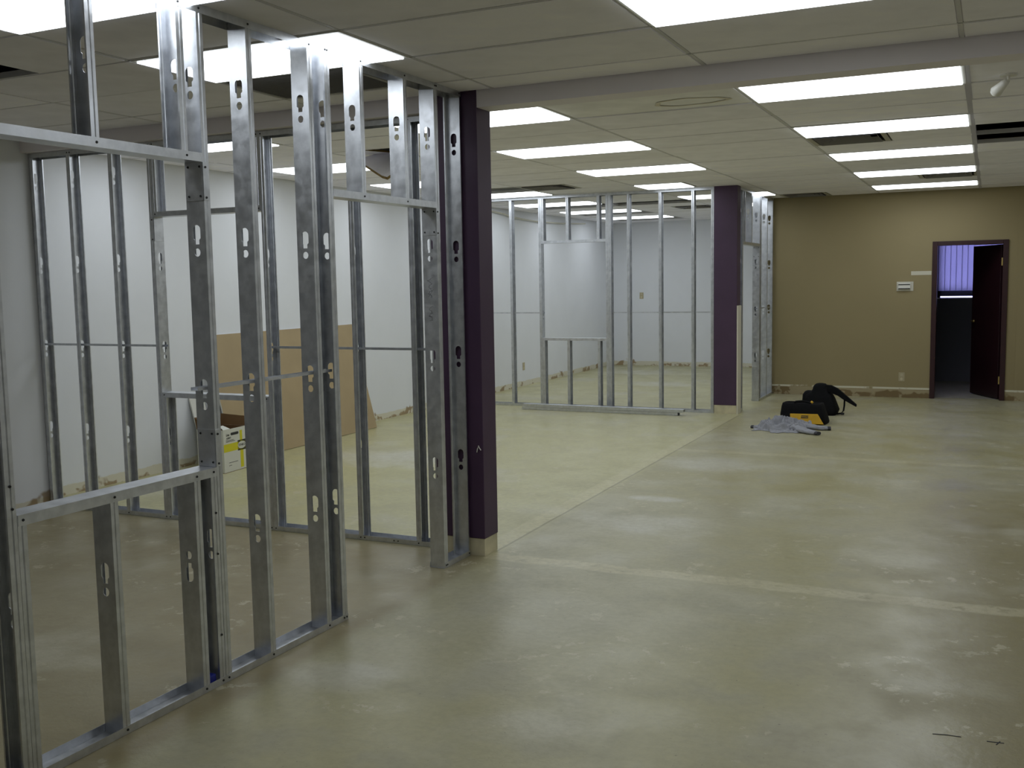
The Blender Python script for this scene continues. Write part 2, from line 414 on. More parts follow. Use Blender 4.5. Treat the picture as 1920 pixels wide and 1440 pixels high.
def subtract(cell):
    """split a grid cell along X around whatever occupies part of it"""
    x0, x1, y0, y1 = cell
    spans = [(x0, x1)]
    for bx0, bx1, by0, by1 in blocked:
        if by0 < y1 - 0.05 and by1 > y0 + 0.05:
            out = []
            for a, b in spans:
                if bx1 <= a + 0.02 or bx0 >= b - 0.02: out.append((a, b)); continue
                if bx0 > a + 0.02: out.append((a, bx0))
                if bx1 < b - 0.02: out.append((bx1, b))
            spans = out
    return spans
tile_cache = {}
def tile(x0, x1, y0, y1, matname='tile'):
    wx, wy = round(x1 - x0, 3), round(y1 - y0, 3)
    key = (wx, wy, matname)
    if key not in tile_cache:
        a, b = wx / 2 - 0.004, wy / 2 - 0.004
        mm = MB()
        # body above the grid flange, face dropped through it (tegular edge)
        mm.box(-a, a, -b, b, 0.002, 0.016)
        mm.box(-a + 0.010, a - 0.010, -b + 0.010, b - 0.010, -0.004, 0.002)
        me = mm.mesh('ceiling_tile'); me.materials.append(M[matname]); tile_cache[key] = me
    o = obj('ceiling_tile', tile_cache[key], None, ceiling, ((x0 + x1) / 2, (y0 + y1) / 2, H + random.uniform(-0.001, 0.003)),
            (random.uniform(-0.004, 0.004), random.uniform(-0.002, 0.002), 0))
    return o
for rows, far in ((YN, False), (YFAR, True)):
    for j in range(len(rows) - 1):
        y0, y1 = rows[j], rows[j + 1]
        for i in range(len(XE) - 1):
            x0, x1 = XE[i], XE[i + 1]
            if far and y1 > YB + 0.02 and x1 > BX: 
                if x0 >= BX: continue
                x1 = BX
            if not far and x0 < XLN: x0 = XLN
            if x1 - x0 < 0.05: continue
            for a, b in subtract((x0, x1, y0, y1)):
                st = far and j == 1 and i == 4
                tile(a, b, y0, y1, 'tile_stain' if st else 'tile')
def bar(x0, x1, y0, y1):
    obj('grid_runner', MB().box(x0, x1, y0, y1, H - 0.0015, H + 0.03), 'runner', ceiling)
for xe in XE[1:-1]:
    bar(xe - 0.009, xe + 0.009, YF, 5.335)
    if abs(xe + 0.15) > 0.01: bar(xe - 0.009, xe + 0.009, 5.505, YC if xe < BX - 0.1 else YB)
obj('main_runner', MB().box(-0.168, -0.132, 5.505, YB, H - 0.005, H + 0.03), mat('grey_runner', (0.50, 0.49, 0.56), 0.5), ceiling)
for ye in YN[1:-1]: bar(XLN, XR, ye - 0.006, ye + 0.006)
for ye in YFAR[1:-1]:
    if ye < YB - 0.01: bar(XL, XR, ye - 0.006, ye + 0.006)
    else: bar(XL, BX, ye - 0.006, ye + 0.006)
# edge angle of the open slot by the right hand row
bar(-0.15, 1.07, fy(5) - 0.012, fy(5) + 0.012)
# water mark ring on one tile
ring = MB(); seg = 28
for rr0, rr1 in ((0.86, 1.0),):
    vs = []; 
    for q in range(seg):
        a = 2 * math.pi * q / seg; wv = 1 + 0.06 * math.sin(3 * a + 1) + 0.04 * math.sin(7 * a)
        for rr in (rr0, rr1): vs.append((0.24 * rr * wv * math.cos(a), 0.13 * rr * wv * math.sin(a), 0))
    ring.add(vs, [(2 * q, 2 * q + 1, (2 * q + 3) % (2 * seg), (2 * q + 2) % (2 * seg)) for q in range(seg)])
obj('water_stain', ring, mat('water_stain', (0.72, 0.67, 0.56), 0.9), ceiling, (-1.72, 6.34, H - 0.0065), solid=0.0006)

# broken tile: two remains still in the bay, one snapped piece dangling out of it
TORN = mat('torn_tile_edge', (0.22, 0.15, 0.055), 0.95, var=0.25, scale=25)
def tile_piece(pts, off):
    n = len(pts); mm = MB(); o_ = Vector(off)
    mm.add([p for p in pts] + [tuple(Vector(p) + o_) for p in pts], [tuple(range(n)), tuple(range(n, 2 * n))[::-1]] + [(i, (i + 1) % n, n + (i + 1) % n, n + i) for i in range(n)])
    me = mm.mesh('broken_tile'); me.materials.append(M['tile']); me.materials.append(TORN)
    for i, p in enumerate(me.polygons):
        if len(p.vertices) == 4: p.material_index = 1
    return obj('broken_tile', me, None, ceiling)
tile_piece([(-5.02, 7.21, H), (-4.72, 7.21, H), (-4.66, 7.33, H), (-4.58, 7.52, H), (-4.66, 7.80, H), (-5.02, 7.80, H)], (0, 0, 0.016))
tile_piece([(-4.36, 7.21, H), (-3.82, 7.21, H), (-3.82, 7.80, H), (-4.50, 7.80, H), (-4.44, 7.55, H), (-4.40, 7.38, H)], (0, 0, 0.016))
o = tile_piece([(-4.69, 7.52, 2.755), (-4.80, 7.47, 2.727), (-4.911, 7.42, 2.699), (-4.585, 7.30, 2.531), (-4.534, 7.30, 2.515), (-4.402, 7.42, 2.648), (-4.50, 7.47, 2.70), (-4.60, 7.51, 2.742)], (-0.006, 0.016, -0.020))
o['label'] = 'snapped ceiling tile dangling from its bay'

# ------------------------------------------------------------------ beam and columns
BY0, BY1, BZ = 5.335, 5.505, 2.635
m = MB().box(-2.70, XR, BY0, BY1, BZ, H + 0.05).box(XL, -3.02, BY0, BY1, BZ, H + 0.05)
beam = struct('trim_1', m, 'beam', 'shallow pale painted beam crossing the ceiling at the near purple column', 'beam')
def column(x0, x1, y0, y1, label, ztop):
    t = thing('column', label, 'column', ((x0 + x1) / 2, (y0 + y1) / 2, 0), 0, 'purple columns')
    t['kind'] = 'structure'
    hx, hy = (x1 - x0) / 2, (y1 - y0) / 2
    obj('shaft', MB().box(-hx, hx, -hy, hy, 0.105, ztop), 'purple', t, bevel=0.004)
    obj('bare_foot', MB().box(-hx + 0.004, hx - 0.004, -hy + 0.004, hy - 0.004, 0, 0.105), 'bare', t)
    return t
colA = column(-3.02, -2.70, 5.33, 5.51, 'near dark purple column at the end of the steel frame, with bare plaster foot', H + 0.02)
m = MB().tube([(0, 0, 0.03), (0.004, 0, 0.05), (0.012, 0, 0.07), (0.018, -0.004, 0.06), (0.03, -0.006, 0.045)], 0.003, 6)
o = obj('cable_tie', m, 'plastic_w', colA, (0.12, -0.095, 0.60))
colC = column(-3.02, -2.74, 12.20, 12.38, 'far dark purple column with a pale board strip up its side', H + 0.02)
o = obj('bare_board', MB().box(0.14, 0.155, -0.095, 0.085, 0, 1.31), 'ltape', colC)
o['label'] = 'pale unpainted board strip'

# ------------------------------------------------------------------ steel framing
WEB, FL = 0.092, 0.034
def keyhole(cu, cz, flip=False):
    """oval slot with a narrow tail, and its round companion; returns outlines"""
    pts = []
    for q in range(9):
        a = math.pi * q / 8; pts.append((cu + 0.019 * math.cos(a), cz + 0.022 + 0.019 * math.sin(a)))
    pts += [(cu - 0.019, cz - 0.012), (cu - 0.0115, cz - 0.018), (cu - 0.0115, cz - 0.036), (cu + 0.0115, cz - 0.036), (cu + 0.0115, cz - 0.018), (cu + 0.019, cz - 0.012)]
    c2 = [(cu + 0.015 * math.cos(2 * math.pi * q / 12), cz - 0.068 + 0.0165 * math.sin(2 * math.pi * q / 12)) for q in range(12)]
    if flip:
        pts = [(a, 2 * cz - b) for a, b in pts]; c2 = [(a, 2 * cz - b) for a, b in c2]
    return pts, c2
stud_cache = {}
def stud_mesh(L, holes, fl=FL, fl2=None, flip=False):
    key = (round(L, 3), tuple(round(q, 3) for q in holes), fl, fl2, flip)
    if key in stud_cache: return stud_cache[key]
    fl2 = fl if fl2 is None else fl2
    mm = MB(); lip = 0.007
    def flange(u, sgn, f):
        if f < 0.02: return [(u, 0), (u, f)]
        return [(u, 0), (u, f * 0.36), (u + sgn * 0.0025, f * 0.46), (u, f * 0.56), (u, f), (u + sgn * lip, f)]
    mm.sheet(flange(0, 1, fl), lambda u, v, q: (u, v, q), 0, L)
    mm.sheet(flange(WEB, -1, fl2), lambda u, v, q: (u, v, q), 0, L)
    # web with a shallow rib each side and punched service holes
    e = 0.016; z = 0.0
    for a, b in ((0, e), (WEB - e, WEB)):
        mm.sheet([(a, 0), (b, 0)], lambda u, v, q: (u, v, q), 0, L)
    for hc in sorted(holes):
        z0, z1 = hc - 0.11, hc + 0.11
        if z0 < z or z1 > L: continue
        if z0 > z: mm.sheet([(e, 0), (WEB - e, 0)], lambda u, v, q: (u, v, q), z, z0)
        outer = [(e, z0), (WEB - e, z0), (WEB - e, z1), (e, z1)]
        kh, c2 = keyhole(WEB / 2, hc, flip)
        loops = [outer, kh[::-1], c2[::-1]]
        tris = tessellate_polygon([[Vector((a, b, 0)) for a, b in lp] for lp in loops])
        flat = [p for lp in loops for p in lp]
        mm.add([(a, 0, b) for a, b in flat], tris)
        z = z1
    mm.sheet([(e, 0), (WEB - e, 0)], lambda u, v, q: (u, v, q), z, L)
    me = mm.mesh('stud', fix=False)
    bm = bmesh.new(); bm.from_mesh(me); bmesh.ops.remove_doubles(bm, verts=bm.verts, dist=0.0002); bmesh.ops.recalc_face_normals(bm, faces=bm.faces); bm.to_mesh(me); bm.free()
    me.materials.append(M['steel']); stud_cache[key] = me
    return me
sc = MB()
sc.add([(0, 0.005 * math.cos(2 * math.pi * q / 8), 0.005 * math.sin(2 * math.pi * q / 8)) for q in range(8)] + [(0.0026, 0.0042 * math.cos(2 * math.pi * q / 8), 0.0042 * math.sin(2 * math.pi * q / 8)) for q in range(8)],
       [tuple(range(8))[::-1], tuple(range(8, 16))] + [(i, (i + 1) % 8, 8 + (i + 1) % 8, 8 + i) for i in range(8)])
SCREW = sc.mesh('screw'); SCREW.materials.append(M['screw'])
GA = 0.0012
KH = [0.605, 1.222, 1.84, 2.455]

class Frame:
    """one stud partition; local y runs along the wall, local x = 0 is the face towards the viewer, the frame lies at x < 0"""
    def __init__(s, name, label, loc, rz):
        s.t = thing(name, label, 'wall frame', loc, rz, 'steel stud partitions')
    def stud(s, y, sgn, z0=0.002, z1=H - 0.002, holes=None, fl=FL, fl2=None, name='stud', flip=False):
        hs = [q - z0 for q in (KH if holes is None else holes) if q - 0.12 > z0 and q + 0.12 < z1]
        me = stud_mesh(z1 - z0, hs, fl, fl2, flip)
        if sgn > 0: return obj(name, me, None, s.t, (-WEB, y, z0), (0, 0, 0), solid=GA)
        return obj(name, me, None, s.t, (0, y, z0), (0, 0, math.pi), solid=GA)
    def track(s, y0, y1, z, up=True, leg=0.032, name='track'):
        d = 1 if up else -1
        prof = [(0.0015, z + d * leg), (0.0015, z), (-WEB - 0.0015, z), (-WEB - 0.0015, z + d * leg)]
        return obj(name, MB().sheet(prof, lambda u, v, q: (u, q, v), y0, y1), 'steel', s.t, solid=GA)
    def screw(s, par, y, z, x=0.0022):
        return obj('screw', SCREW, None, par, (x, y, z))
    def screw_back(s, par, y, z, xs):
        for x in xs: obj('screw', SCREW, None, par, (x, y, z), (0, 0, -math.pi / 2))
    def channel(s, y0, y1, z):
        prof = [(-0.064, z + 0.013), (-0.064, z), (-0.028, z), (-0.028, z + 0.013)]
        return obj('bridging_channel', MB().sheet(prof, lambda u, v, q: (u, q, v), y0, y1), 'steel', s.t, solid=GA)
    def tab(s, y, z0, z1, sgn):
        """track end folded onto the stud: plate on the web side plus its side ear; sgn -1 = plate faces the viewer side of the wall run"""
        yy = y - 0.0016 if sgn < 0 else y + 0.0016
        m = MB().box(-WEB + 0.002, -0.002, min(yy, y), max(yy, y), z0, z1)
        m.box(0.0006, 0.0022, min(y, y - sgn * 0.026), max(y, y - sgn * 0.026), z0, z1)
        o = obj('folded_tab', m, 'steel', s.t, bevel=0.002)
        if sgn < 0:
            for z in (z0 + 0.018, z1 - 0.018): s.screw_back(o, yy - 0.0004, z, (-WEB + 0.018, -0.014))
        for z in (z0 + 0.012, z1 - 0.02): s.screw(o, y - sgn * 0.013, z, 0.0026)
        return o

# --- near partition, running away from the viewer to the near column
A = Frame('stud_partition', 'large steel stud frame along the left foreground with window opening and doorway', (-2.8765, 0, 0), -R(0.869))
SIL, HDR, DH = 0.905, 2.126, 2.05
A0 = 0.6
bt = A.track(A0, 4.052, 0.0012, True, 0.03, 'floor_track'); 
bt2 = A.track(5.005, 5.318, 0.0012, True, 0.03, 'floor_track')
tt = A.track(A0, 5.318, H - 0.0012, False, 0.034, 'top_track')
A.stud(1.05, 1); A.stud(1.60, 1)
A.stud(2.252, -1)                                          # window jamb, left
A.stud(2.254, 1, 0.002, SIL - 0.001, name='jack_stud')
A.stud(2.636, 1, 0.002, SIL - 0.001, name='cripple_stud')
A.stud(3.055, 1, 0.002, SIL - 0.001, name='cripple_stud', flip=True, holes=[0.50])
A.stud(3.182, -1, 0.002, SIL - 0.001, name='jack_stud')
A.stud(3.185, 1)                                           # window jamb, right
A.stud(2.679, -1, HDR + 0.001, H - 0.002, name='cripple_stud', holes=[2.47])
A.stud(3.109, -1, HDR + 0.001, H - 0.002, name='cripple_stud', holes=[2.47])
A.stud(3.471, 1)
A.stud(3.884, 1)
A.stud(4.05, -1, fl=0.040)
A.stud(5.010, 1, fl=0.040)
A.stud(5.312, -1, fl=0.010, fl2=FL)
A.stud(4.294, 1, DH + 0.001, H - 0.002, name='cripple_stud', holes=[2.47])
A.stud(4.697, 1, DH + 0.001, H - 0.002, name='cripple_stud', holes=[2.47])
sill = A.track(2.256, 3.182, SIL, False, 0.036, 'window_sill_track')
head = A.track(1.5, 3.183, HDR, True, 0.034, 'window_header_track')
dhd = A.track(4.052, 5.008, DH, True, 0.034, 'door_header_track')
A.tab(3.184, 1.975, HDR, -1); A.tab(3.184, SIL + 0.002, SIL + 0.155, -1); A.tab(5.009, 1.90, DH, -1)
A.channel(3.13, 4.03, 1.222)
for y in (2.238, 2.655, 3.068, 3.165, 3.20, 3.487, 3.90, 4.02, 4.04): A.screw(bt, y, 0.017)
for y in (5.025, 5.04, 5.306): A.screw(bt2, y, 0.017)
for y in (2.23, 2.665, 3.09, 3.20, 3.487, 3.90, 4.02, 4.035, 4.31, 4.712, 5.025, 5.04, 5.30): A.screw(tt, y, H - 0.018)
for y in (2.275, 2.655, 3.07): A.screw(sill, y, SIL - 0.018)
A.screw(sill, 3.165, SIL - 0.016)
for y in (2.665, 3.10): A.screw(head, y, HDR + 0.017)
for y in (4.31, 4.712): A.screw(dhd, y, DH + 0.017)
for y, z in ((2.238, 0.93), (2.234, 1.005)): A.screw(bt, y, z)
for z in (0.72, 0.55, 0.21): A.screw(bt, 3.167, z)
# marker note up the doorway stud: two slanted words written upwards
m = MB()
def stroke(pts, wd=0.0016):
    for (a, b), (c, e) in zip(pts[:-1], pts[1:]):
        dx, dz = c - a, e - b; L = math.hypot(dx, dz) or 1; nx, nz = -dz / L * wd / 2, dx / L * wd / 2
        m.add([(a + nx, 0, b + nz), (c + nx, 0, e + nz), (c - nx, 0, e - nz), (a - nx, 0, b - nz)], [(0, 1, 2, 3)])
def word(z, n, amp):
    pts = []
    for i in range(n * 4):
        t = i / 3.0
        pts.append((-0.046 + amp * math.sin(t * 2.3) * (1 + 0.5 * math.sin(i * 1.7)) - 0.004 * (i % 3), z + 0.0082 * i * 0.5))
    stroke(pts)
word(1.43, 5, 0.011); stroke([(-0.058, 1.425), (-0.036, 1.428)]); stroke([(-0.036, 1.445), (-0.060, 1.452)])
word(1.555, 7, 0.010); stroke([(-0.060, 1.56), (-0.030, 1.60)])
o = obj('marker_note', m, 'ink', A.t, (0, 5.0092, 0), solid=0.0003); o['label'] = 'handwriting in dark marker'

# --- partition under the beam, from the left wall to the near column
BXO = -6.432
B = Frame('stud_partition', 'steel stud frame under the beam between the white wall and the near purple column', (BXO, 5.40, 0), -math.pi / 2)
def bx(x): return x - BXO
BT = BZ
bt = B.track(0.0, bx(-3.03), 0.0012, True, 0.03, 'floor_track')
tt = B.track(0.0, bx(-3.03), BT - 0.0012, False, 0.034, 'top_track')
z1 = BT - 0.002
for x in (-6.43, -6.055, -5.65, -3.645, -3.215): B.stud(bx(x), 1, z1=z1)
B.stud(bx(-5.255), -1, z1=z1); B.stud(bx(-4.322), 1, z1=z1)
B.stud(bx(-5.253), 1, HDR + 0.001, z1, name='cripple_stud', holes=[]); B.stud(bx(-5.253), 1, 0.002, SIL - 0.001, name='jack_stud')
B.stud(bx(-4.324), -1, HDR + 0.001, z1, name='cripple_stud', holes=[]); B.stud(bx(-4.324), -1, 0.002, SIL - 0.001, name='jack_stud')
B.stud(bx(-3.034), -1, z1=z1)
sill = B.track(bx(-5.25), bx(-4.325), SIL, False, 0.034, 'window_sill_track')
head = B.track(bx(-5.25), bx(-4.325), HDR, True, 0.034, 'window_header_track')
B.tab(bx(-5.2535), 1.96, HDR, 1)
B.channel(bx(-6.43), bx(-5.24), 1.225); B.channel(bx(-4.33), bx(-3.04), 1.225)
for x in (-6.41, -6.04, -5.63, -5.27, -5.235, -4.34, -4.305, -3.63, -3.60, -3.38, -3.35, -3.20): B.screw(bt, bx(x), 0.017)
for x in (-6.04, -6.015, -5.63, -5.27, -5.235, -4.34, -4.305, -3.63, -3.20): B.screw(tt, bx(x), BT - 0.018)
for x in (-5.235, -4.34): B.screw(sill, bx(x), SIL - 0.016); B.screw(head, bx(x), HDR + 0.017)

# --- far partition, from the left wall to the far column
CXO = XL + 0.002
C = Frame('stud_partition', 'far steel stud frame with window opening left of the far purple column', (CXO, 12.225, 0), -math.pi / 2)
def cx(x): return x - CXO
bt = C.track(0.0, cx(-3.025), 0.0012, True, 0.03, 'floor_track')
tt = C.track(0.0, cx(-3.025), H - 0.0012, False, 0.034, 'top_track')
for x in (-6.65, -6.15, -5.742, -4.125, -3.715, -3.304): C.stud(cx(x), 1)
C.stud(cx(-5.292), -1); C.stud(cx(-4.37), 1); C.stud(cx(-3.028), -1)
for z0, z1 in ((0.002, SIL - 0.001), (HDR + 0.001, H - 0.002)):
    C.stud(cx(-5.290), 1, z0, z1, name='jack_stud', holes=[])
    for x in (-4.942, -4.523): C.stud(cx(x), 1, z0, z1, name='cripple_stud', holes=[])
C.stud(cx(-4.372), -1, name='stud')
sill = C.track(cx(-5.288), cx(-4.375), SIL, False, 0.034, 'window_sill_track')
head = C.track(cx(-5.288), cx(-4.375), HDR, True, 0.034, 'window_header_track')
C.channel(cx(-6.65), cx(-5.28), 1.225); C.channel(cx(-4.38), cx(-3.04), 1.225)

# --- far side partition, from the far column to the tan wall
D = Frame('stud_partition', 'narrow steel stud frame with doorway between the far purple column and the tan wall', (-2.76, 12.39, 0), 0)
def dy(y): return y - 12.39
bt = D.track(dy(12.395), dy(12.62), 0.0012, True, 0.03, 'floor_track')
bt2 = D.track(dy(13.60), dy(YB - 0.004), 0.0012, True, 0.03, 'floor_track')
tt = D.track(dy(12.395), dy(YB - 0.004), H - 0.0012, False, 0.034, 'top_track')
D.stud(dy(12.615), -1)
D.stud(dy(12.43), 1)
D.stud(dy(13.605), 1)
D.stud(dy(13.72), -1)
D.stud(dy(14.10), 1)
D.stud(dy(14.48), 1)
D.stud(dy(13.10), 1, DH + 0.001, H - 0.002, name='cripple_stud', holes=[2.47])
D.stud(dy(12.70), 1, DH + 0.001, H - 0.002, name='cripple_stud', holes=[2.47])
dhd = D.track(dy(12.62), dy(13.603), DH, True, 0.034, 'door_header_track')
D.tab(dy(13.604), 1.90, DH, -1)
D.channel(dy(13.62), dy(14.5), 1.222)
for y in (13.625, 14.12, 14.5): D.screw(bt2, dy(y), 0.017)

# ------------------------------------------------------------------ ceiling lamps
lamp_cache = {}
for x0, x1, y0, y1, label, grp in LAMPS:
    a, b = (x1 - x0) / 2 - 0.006, (y1 - y0) / 2 - 0.006
    key = (round(a, 3), round(b, 3))
    if key not in lamp_cache:
        f = 0.02
        fr = MB()
        for q in ((-a, a, -b, -b + f), (-a, a, b - f, b), (-a, -a + f, -b + f, b - f), (a - f, a, -b + f, b - f)): fr.box(*q, -0.006, 0.01)
        hs = MB(); hs.box(-a, -a + 0.004, -b, b, 0.01, 0.10).box(a - 0.004, a, -b, b, 0.01, 0.10).box(-a, a, -b, -b + 0.004, 0.01, 0.10).box(-a, a, b - 0.004, b, 0.01, 0.10).box(-a, a, -b, b, 0.10, 0.104)
        ln = MB().box(-a + f, a - f, -b + f, b - f, -0.013, 0.003)  # box dropped below the frame, glowing sides added to brighten the ceiling
        ms = []
        for mm, nm, mt in ((fr, 'frame', 'lamp_frame'), (hs, 'housing', 'lamp_frame'), (ln, 'diffuser', 'lens')):
            me = mm.mesh(nm); me.materials.append(M[mt]); ms.append(me)
            if nm == 'diffuser':
                me.materials.append(M['lamp_frame'])
                for p in me.polygons:
                    if p.normal.z > 0.5: p.material_index = 1
        lamp_cache[key] = ms
    t = thing('ceiling_lamp', label, 'ceiling lamp', ((x0 + x1) / 2, (y0 + y1) / 2, H), 0, grp)
    for me, nm in zip(lamp_cache[key], ('frame', 'housing', 'diffuser')): obj(nm, me, None, t)

# ------------------------------------------------------------------ air vents
def make_vent(x, y, label, matname='vent'):
    t = thing('air_vent', label, 'vent', (x + 0.305, y + 0.305, H), 0, 'ceiling air vents')
    fr = MB(); a = 0.298
    for q in ((-a, a, -a, -0.26), (-a, a, 0.26, a), (-a, -0.26, -0.26, 0.26), (0.26, a, -0.26, 0.26)): fr.box(*q, -0.004, 0.006)
    obj('vent_frame', fr, 'vent_pale', t)
    obj('duct', MB().box(-0.26, 0.26, -0.26, 0.26, 0.08, 0.085), 'dark', t)
    for i in range(4):
        r0 = 0.24 - 0.06 * i; r1 = r0 - 0.035; z0, z1 = -0.012 + 0.006 * i, 0.03 + 0.006 * i
        mm = MB()
        c = [(-1, -1), (1, -1), (1, 1), (-1, 1)]
        mm.add([(r0 * p, r0 * q, z0) for p, q in c] + [(r1 * p, r1 * q, z1) for p, q in c], [(k, (k + 1) % 4, 4 + (k + 1) % 4, 4 + k) for k in range(4)])
        obj('louver', mm, matname, t, solid=0.0015)
    return t
for x, y, lb in VENTS: make_vent(x, y, lb)
# egg-crate return grille over the near room
gx0, gx1, gy0, gy1 = GRILLE
t = thing('return_grille', 'wide dark return-air grille behind the near steel frame', 'vent', ((gx0 + gx1) / 2, (gy0 + gy1) / 2, H))
a, b = (gx1 - gx0) / 2 - 0.008, (gy1 - gy0) / 2 - 0.008
fr = MB()
for q in ((-a, a, -b, -b + 0.025), (-a, a, b - 0.025, b), (-a, -a + 0.025, -b + 0.025, b - 0.025), (a - 0.025, a, -b + 0.025, b - 0.025)): fr.box(*q, -0.004, 0.008)
obj('frame', fr, 'grille', t)
obj('duct', MB().box(-a, a, -b, b, 0.05, 0.054), 'grille_duct', t)
nb = 20
for i in range(nb):
    y = -b + 0.03 + (2 * b - 0.06) * i / (nb - 1)
    obj('slat', MB().box(-a + 0.025, a - 0.025, y - 0.001, y + 0.001, -0.002, 0.022), 'grille', t)
tile(gx1, -2.59, 4.42, 5.03)

# ------------------------------------------------------------------ unlit spot head near the right edge
t = thing('spot_lamp', 'small unlit white spot lamp under the ceiling near the right edge', 'spot lamp', (0.06, 6.42, H))
m = MB().tube([(0, 0, 0), (0, 0, -0.012)], 0.045, 20)
obj('base', m, 'plastic_w', t)
obj('stem', MB().tube([(0, 0, -0.012), (0, 0, -0.03), (-0.012, 0.01, -0.048)], 0.009, 10), 'plastic_w', t)
m = MB().tube([(-0.005, 0.0, -0.035), (-0.02, 0.02, -0.048), (-0.045, 0.05, -0.068), (-0.06, 0.07, -0.08)], [0.016, 0.022, 0.028, 0.034], 16)
h = obj('head', m.mesh('head', True), 'plastic_w', t)
m = MB().tube([(-0.058, 0.068, -0.078), (-0.068, 0.08, -0.086), (-0.073, 0.087, -0.090)], [0.030, 0.026, 0.010], 16)
obj('bulb', m.mesh('bulb', True), mat('frosted_bulb', (0.85, 0.85, 0.82), 0.3), h)

# ------------------------------------------------------------------ door in the tan wall and the dark office behind it
DX0, DX1, DZ = -0.70, 0.20, 2.07
door = thing('door_1', 'dark burgundy door standing ajar in the tan wall', 'door', ((DX0 + DX1) / 2, YB, 0))
door['kind'] = 'structure'
ox = (DX0 + DX1) / 2
fw = 0.062
m = MB().box(DX0 - ox, DX0 + fw - ox, -0.02, 0.14, 0, DZ).box(DX1 - fw - ox, DX1 - ox, -0.02, 0.14, 0, DZ).box(DX0 + fw - ox, DX1 - fw - ox, -0.02, 0.14, DZ - 0.055, DZ)
obj('door_frame', m, 'burgundy', door, bevel=0.003)
leafL = 0.765
ang = math.pi - R(64)
hx, hy = DX1 - fw - ox - 0.004, 0.09
lf = obj('door_leaf', MB().box(0, leafL, -0.022, 0.022, 0.012, DZ - 0.06), 'door_leaf', door, (hx, hy, 0), (0, 0, ang), bevel=0.003)
m = MB().tube([(leafL - 0.06, 0.022, 1.0), (leafL - 0.06, 0.06, 1.0), (leafL - 0.075, 0.066, 1.0), (leafL - 0.165, 0.066, 1.0)], 0.009, 10)
m.tube([(leafL - 0.06, 0.022, 1.0), (leafL - 0.06, 0.03, 1.0)], 0.026, 14)
obj('handle', m.mesh('handle', True), 'brass', lf)
for z in (0.26, 1.79):
    m = MB().tube([(hx - 0.006, hy - 0.075, z - 0.05), (hx - 0.006, hy - 0.075, z + 0.05)], 0.009, 10).box(hx - 0.004, hx + 0.002, hy - 0.09, hy - 0.02, z - 0.05, z + 0.05)
    obj('hinge', m, 'brass', door)
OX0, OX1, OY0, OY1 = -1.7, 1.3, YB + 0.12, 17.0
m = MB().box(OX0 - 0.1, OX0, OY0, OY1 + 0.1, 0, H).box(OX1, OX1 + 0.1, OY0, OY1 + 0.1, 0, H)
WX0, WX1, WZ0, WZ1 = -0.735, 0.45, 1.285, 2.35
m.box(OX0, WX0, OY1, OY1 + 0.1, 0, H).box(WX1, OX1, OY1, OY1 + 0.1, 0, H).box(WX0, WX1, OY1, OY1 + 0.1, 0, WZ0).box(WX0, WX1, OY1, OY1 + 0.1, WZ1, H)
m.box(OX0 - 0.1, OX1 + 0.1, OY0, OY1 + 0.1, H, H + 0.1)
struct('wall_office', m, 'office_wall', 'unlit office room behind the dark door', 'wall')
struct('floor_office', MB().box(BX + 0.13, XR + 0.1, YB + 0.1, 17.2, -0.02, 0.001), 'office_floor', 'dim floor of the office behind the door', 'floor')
win = thing('window_1', 'daylit office window seen through the open door', 'window', (0, OY1, WZ0)); win['kind'] = 'structure'
m = MB()
for q in ((WX0, WX0 + 0.04, 0, WZ1 - WZ0), (WX1 - 0.04, WX1, 0, WZ1 - WZ0)): m.box(q[0], q[1], 0.03, 0.08, q[2], q[3])
m.box(WX0, WX1, 0.03, 0.08, 0.022, 0.118).box(WX0, WX1, 0.03, 0.08, WZ1 - WZ0 - 0.04, WZ1 - WZ0)
obj('window_frame', m, 'frame_dark', win)
obj('glass_pane', MB().box(WX0 + 0.04, WX1 - 0.04, 0.05, 0.054, 0.0, 0.022), 'glass', win)  # added glass slit under the rail, imitating the daylit sill edge
obj('glass_pane', MB().box(WX0 + 0.04, WX1 - 0.04, 0.05, 0.054, 0.118, WZ1 - WZ0 - 0.04), 'glass', win)
obj('window_sill', MB().box(WX0 - 0.01, WX1 + 0.01, -0.035, 0.03, -0.018, -0.001), 'sill_white', win)
bl = thing('vertical_blind', 'pale vertical blind glowing with bluish daylight in the office window', 'blind', (0, OY1 - 0.045, WZ0 + 0.105))
obj('head_rail', MB().box(WX0, WX1, -0.02, 0.02, WZ1 - WZ0 - 0.13, WZ1 - WZ0 - 0.09), 'sill_white', bl)
slat = MB().box(-0.046, 0.046, -0.0006, 0.0006, 0, WZ1 - WZ0 - 0.13).mesh('slat'); slat.materials.append(M['blind'])
x = WX0 + 0.06
while x < WX1 - 0.02:
    obj('slat', slat, None, bl, (x, 0, 0), (0, 0, R(9))); x += 0.0795

